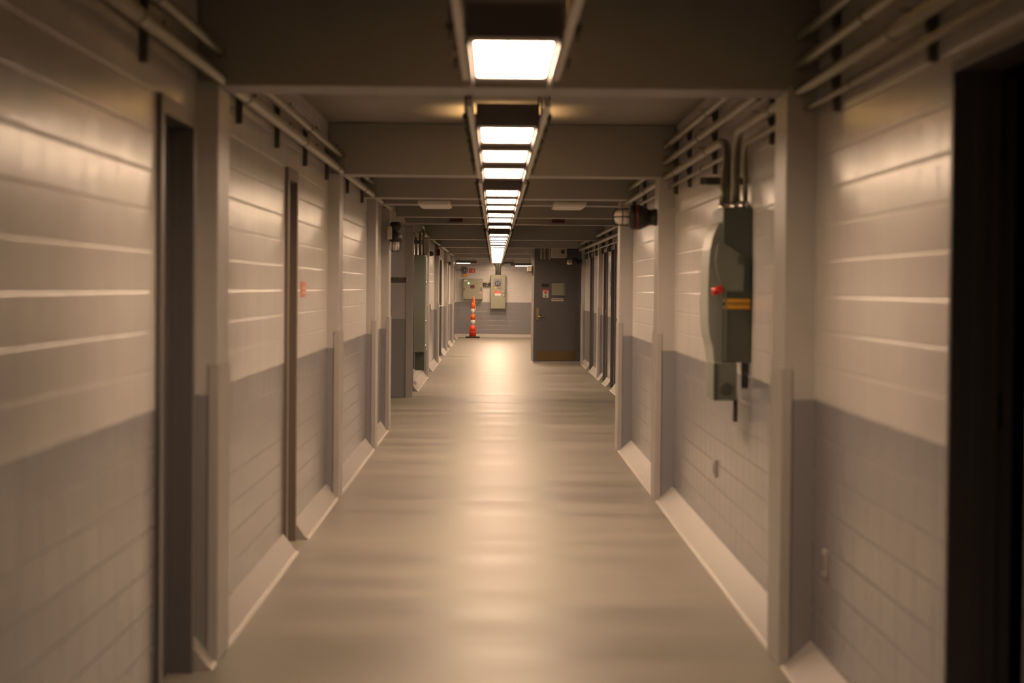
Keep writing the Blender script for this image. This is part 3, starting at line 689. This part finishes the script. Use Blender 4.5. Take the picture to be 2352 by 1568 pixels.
bx(ex(1134.3), ex(1141.5), F-0.014, F-0.012, ez(662.3), ez(659.8)).build('maker_label', M_YEL, p)
bx(ex(1136.7), ex(1150.5), F-0.003, F, ez(678.8), ez(668)).build('danger_label', M_WHITE, p)
bx(ex(1136.7), ex(1150.5), F-0.005, F-0.003, ez(673.2), ez(668)).build('danger_heading', M_REDSIGN, p)
text('DANGER', 0.045, (ex(1143.6), F-0.006, ez(670.6)), '-y', M_WHITE, p, sx=0.8)
for q in (670, 677.5):
    MB().lathe([(0.022, 0), (0.020, 0.03), (0.012, 0.034)], (ex(1157.3), F, ez(q)), (0, -1, 0), 16).build('latch', M_WHITE, p)
for q in (665.5, 673.5, 680.5): bx(ex(1157), ex(1158.6), F-0.012, F, ez(q)-0.008, ez(q)+0.008).build('latch_bracket', M_BLACK, p)
conduit([(ex(1139.5), YW-0.12, ez(631.5)), (ex(1139.5), YW-0.12, ez(617))] + arc((ex(1139.5), YW-0.12, ez(615)), (ex(1139.5), YW-0.12, ez(609)), (ex(1135), YW-0.12, ez(606))) + [(ex(1131), YW-0.12, 2.7)], 0.026,
        'left conduit rising from the breaker panel', group='conduits on the end wall')
conduit([(ex(1143.5), YW-0.12, ez(631.5)), (ex(1143.5), YW-0.12, 2.77)], 0.020, 'middle conduit rising from the breaker panel', group='conduits on the end wall')
conduit([(ex(1148), YW-0.12, ez(631.5)), (ex(1148), YW-0.12, ez(617))] + arc((ex(1148), YW-0.12, ez(615)), (ex(1149), YW-0.12, ez(605)), (ex(1165), YW-0.12, ez(603.5))) + [(ex(1180), YW-0.12, ez(603.5))], 0.028,
        'right conduit curving away from the breaker panel', group='conduits on the end wall')
conduit([(ex(1046)+0.01, YW-0.03, ez(620.5)), (ex(1061), YW-0.03, ez(620.5))], 0.010, 'thin conduit leading to the round grey horn', group='conduits on the end wall')
# horn, sign
p = thing('alarm_horn', 'round grey alarm horn with amber lens on the end wall', 'alarm', (ex(1066.7), YW, ez(621)))
MB().lathe([(0.108, 0), (0.108, 0.04), (0.098, 0.05), (0.09, 0.045), (0.05, 0.03), (0.045, 0.06), (0.02, 0.07)], (ex(1066.7), YW, ez(621)), (0, -1, 0), 32).build('horn', M_PLATE, p)
MB().lathe([(0.022, 0), (0.018, 0.02)], (ex(1066.7), YW-0.065, ez(621)), (0, -1, 0), 16).build('horn_center', M_WHITE, p)
MB().box(ex(1063), ex(1073), YW-0.09, YW, ez(634.5), ez(629.6), bev=0.015).build('amber_lens', M_AMBER, p)
p = thing('exit_sign', 'red direction sign with white arrow and running figure on end wall', 'sign', (ex(1084), YW, ez(622)))
bx(ex(1076.7), ex(1091.2), YW-0.01, YW, ez(627), ez(617)).build('sign_plate', M_REDSIGN, p)
c = (ex(1080.3), ez(622)); F = YW-0.0115
MB().prism([(c[0]-0.022, c[1]), (c[0], c[1]+0.018), (c[0], c[1]+0.007), (c[0]+0.028, c[1]+0.007), (c[0]+0.028, c[1]-0.007), (c[0], c[1]-0.007), (c[0], c[1]-0.018)], F, F+0.0015, 'y').build('arrow', M_WHITE, p)
fx, fz = ex(1086.8), ez(622)
m = MB().lathe([(0.011, 0), (0.011, 0.002)], (fx+0.004, YW-0.0098, fz+0.042), (0, -1, 0), 12)
for a in ([(0.0, 0.028), (0.004, -0.006)], [(0.002, 0.024), (-0.026, 0.010), (-0.030, -0.006)], [(0.002, 0.024), (0.022, 0.006), (0.036, 0.012)],
          [(0.004, -0.006), (-0.018, -0.022), (-0.030, -0.042)], [(0.004, -0.006), (0.024, -0.024), (0.034, -0.044)]):
    m.tube([(fx+u, YW-0.011, fz+v) for u, v in a], 0.006, 6)
m.build('figure', M_WHITE, p)
# transverse lights near the end
for (x0, x1, zc, l) in ((-1.2, -0.56, 2.325, 'left'), (0.49, 1.17, 2.255, 'right')):
    r = thing('tube_light', 'lit tube light across the ceiling before end wall, %s of the row' % l, 'light', ((x0+x1)/2, 67.3, zc))
    bx(x0, x1, 67.2, 67.5, zc+0.01, zc+0.085, bev=0.004).build('housing', M_STRUT, r)
    a, b = (x0+0.02, x1-0.2) if l == 'left' else (x0+0.14, x1-0.02)
    MB().tube([(a, 67.22, zc), (b, 67.22, zc)], 0.014, 10).build('tube', M_TUBE, r)
    for q in (x0+0.1, x1-0.1): MB().tube([(q, 67.35, zc+0.08), (q, 67.35, CZ)], 0.006, 6).build('hanger_rod', M_STRUT, r)

# unseen light added round the corner to brighten the side passage wall
r = thing('tube_light', 'added out-of-sight fill light brightening the left side passage', 'light', (-1.85, 28.5, 2.40))
bx(-2.0, -1.70, 28.0, 29.0, 2.41, 2.44, bev=0.004).build('housing', M_HOUS, r)
bx(-1.98, -1.72, 28.05, 28.95, 2.395, 2.41, bev=0.004).build('diffuser', emat('passage_fill_panel', LIGHT_COL, 20.0), r)
# ------------------------------------------------------------------ cone
cx, cy = ex(1086.6)*0.99, 68.2
p = thing('traffic_cone', 'tall orange and white banded traffic channelizer on the floor by end wall', 'cone', (cx, cy, 0))
def conez(py): return EYE + (661-py)*68.2/5000
lv = [0.045, conez(761), conez(747), conez(735), conez(721.2), conez(709.2)]
rad = [0.098, 0.092, 0.080, 0.074, 0.066, 0.060]
oct_ = [(cx+0.24*math.cos(math.pi/8+k*math.pi/4), cy+0.24*math.sin(math.pi/8+k*math.pi/4)) for k in range(8)]
MB().prism(oct_, 0, 0.045, 'z').build('base', M_RUB, p)
for a, mt, nm in ((0, M_CRED, 'body'), (1, M_CRED, 'body'), (2, M_BAND, 'reflective_band'), (3, M_ORANGE, 'body'), (4, M_BAND, 'reflective_band')):
    if a < 5: 
        z0, z1 = lv[a] if a < 6 else 0, lv[a+1] if a < 5 else 0
        r0, r1 = rad[a], rad[a+1]
        if a == 0: m = MB().lathe([(r0+0.008, 0), (r0, z1-z0-0.012), (r0+0.006, z1-z0-0.006), (r0-0.004, z1-z0)], (cx, cy, z0))
        else: m = MB().lathe([(r0, 0), (r1, z1-z0)], (cx, cy, z0))
        nm_mat = {0: M_CRED, 1: M_CRED, 2: M_BAND, 3: M_ORANGE, 4: M_BAND}[a]
        m.build(nm, nm_mat, p)
z = lv[5]; zt = conez(681.5)
MB().lathe([(0.060, 0), (0.057, 0.12), (0.050, 0.17), (0.036, 0.20), (0.022, 0.215)], (cx, cy, z)).build('shoulder', M_ORANGE, p)
MB().lathe([(0.020, 0), (0.034, 0.02), (0.022, 0.05), (0.030, 0.08), (0.018, 0.11), (0.022, 0.14), (0.008, 0.17)], (cx+0.004, cy, z+0.205)).build('handle_grip', M_CRED, p)
tp = thing('caution_tape', 'yellow tape strip hanging from the top of the orange cone', 'tape', (cx+0.03, cy-0.05, zt))
MB().prism([(cx+0.028, zt), (cx+0.040, zt+0.02), (cx+0.062, zt-0.18), (cx+0.092, zt-0.40), (cx+0.098, zt-0.46), (cx+0.082, zt-0.44), (cx+0.050, zt-0.2)], cy-0.066, cy-0.064, 'y').build('tape', simple('tape_yellow', (0.85, 0.42, 0.04), 0.4), tp)

# second level: pieces that sit on a part belong to that part
def base(o): return o.name.split('.')[0]
NEST = {'control_panel': ('cabinet_door', ('maker_label', 'indicator_bezel', 'indicator', 'display', 'button', 'latch', 'tag', 'lettering')),
        'breaker_panel': ('cabinet_door', ('dial_plate', 'danger_label', 'maker_label', 'latch', 'latch_bracket')),
        'room_sign': ('sign_plate', ('lettering',)), 'standing_door': ('lock_plate', ('lever',)),
        'electrical_cabinet': ('cabinet_door', ('hinge',)), 'safety_switch': ('warning_label', ('lettering',))}
for root in [o for o in bpy.data.objects if o.parent is None and base(o) in NEST]:
    pn, kids = NEST[base(root)]
    par = next(c for c in root.children if base(c) == pn)
    for c in list(root.children):
        if c is not par and base(c) in kids:
            c.parent = par; c.location = Vector(c.location) - Vector(par.location)
for o in bpy.data.objects:
    if '_loc' in o: del o['_loc']
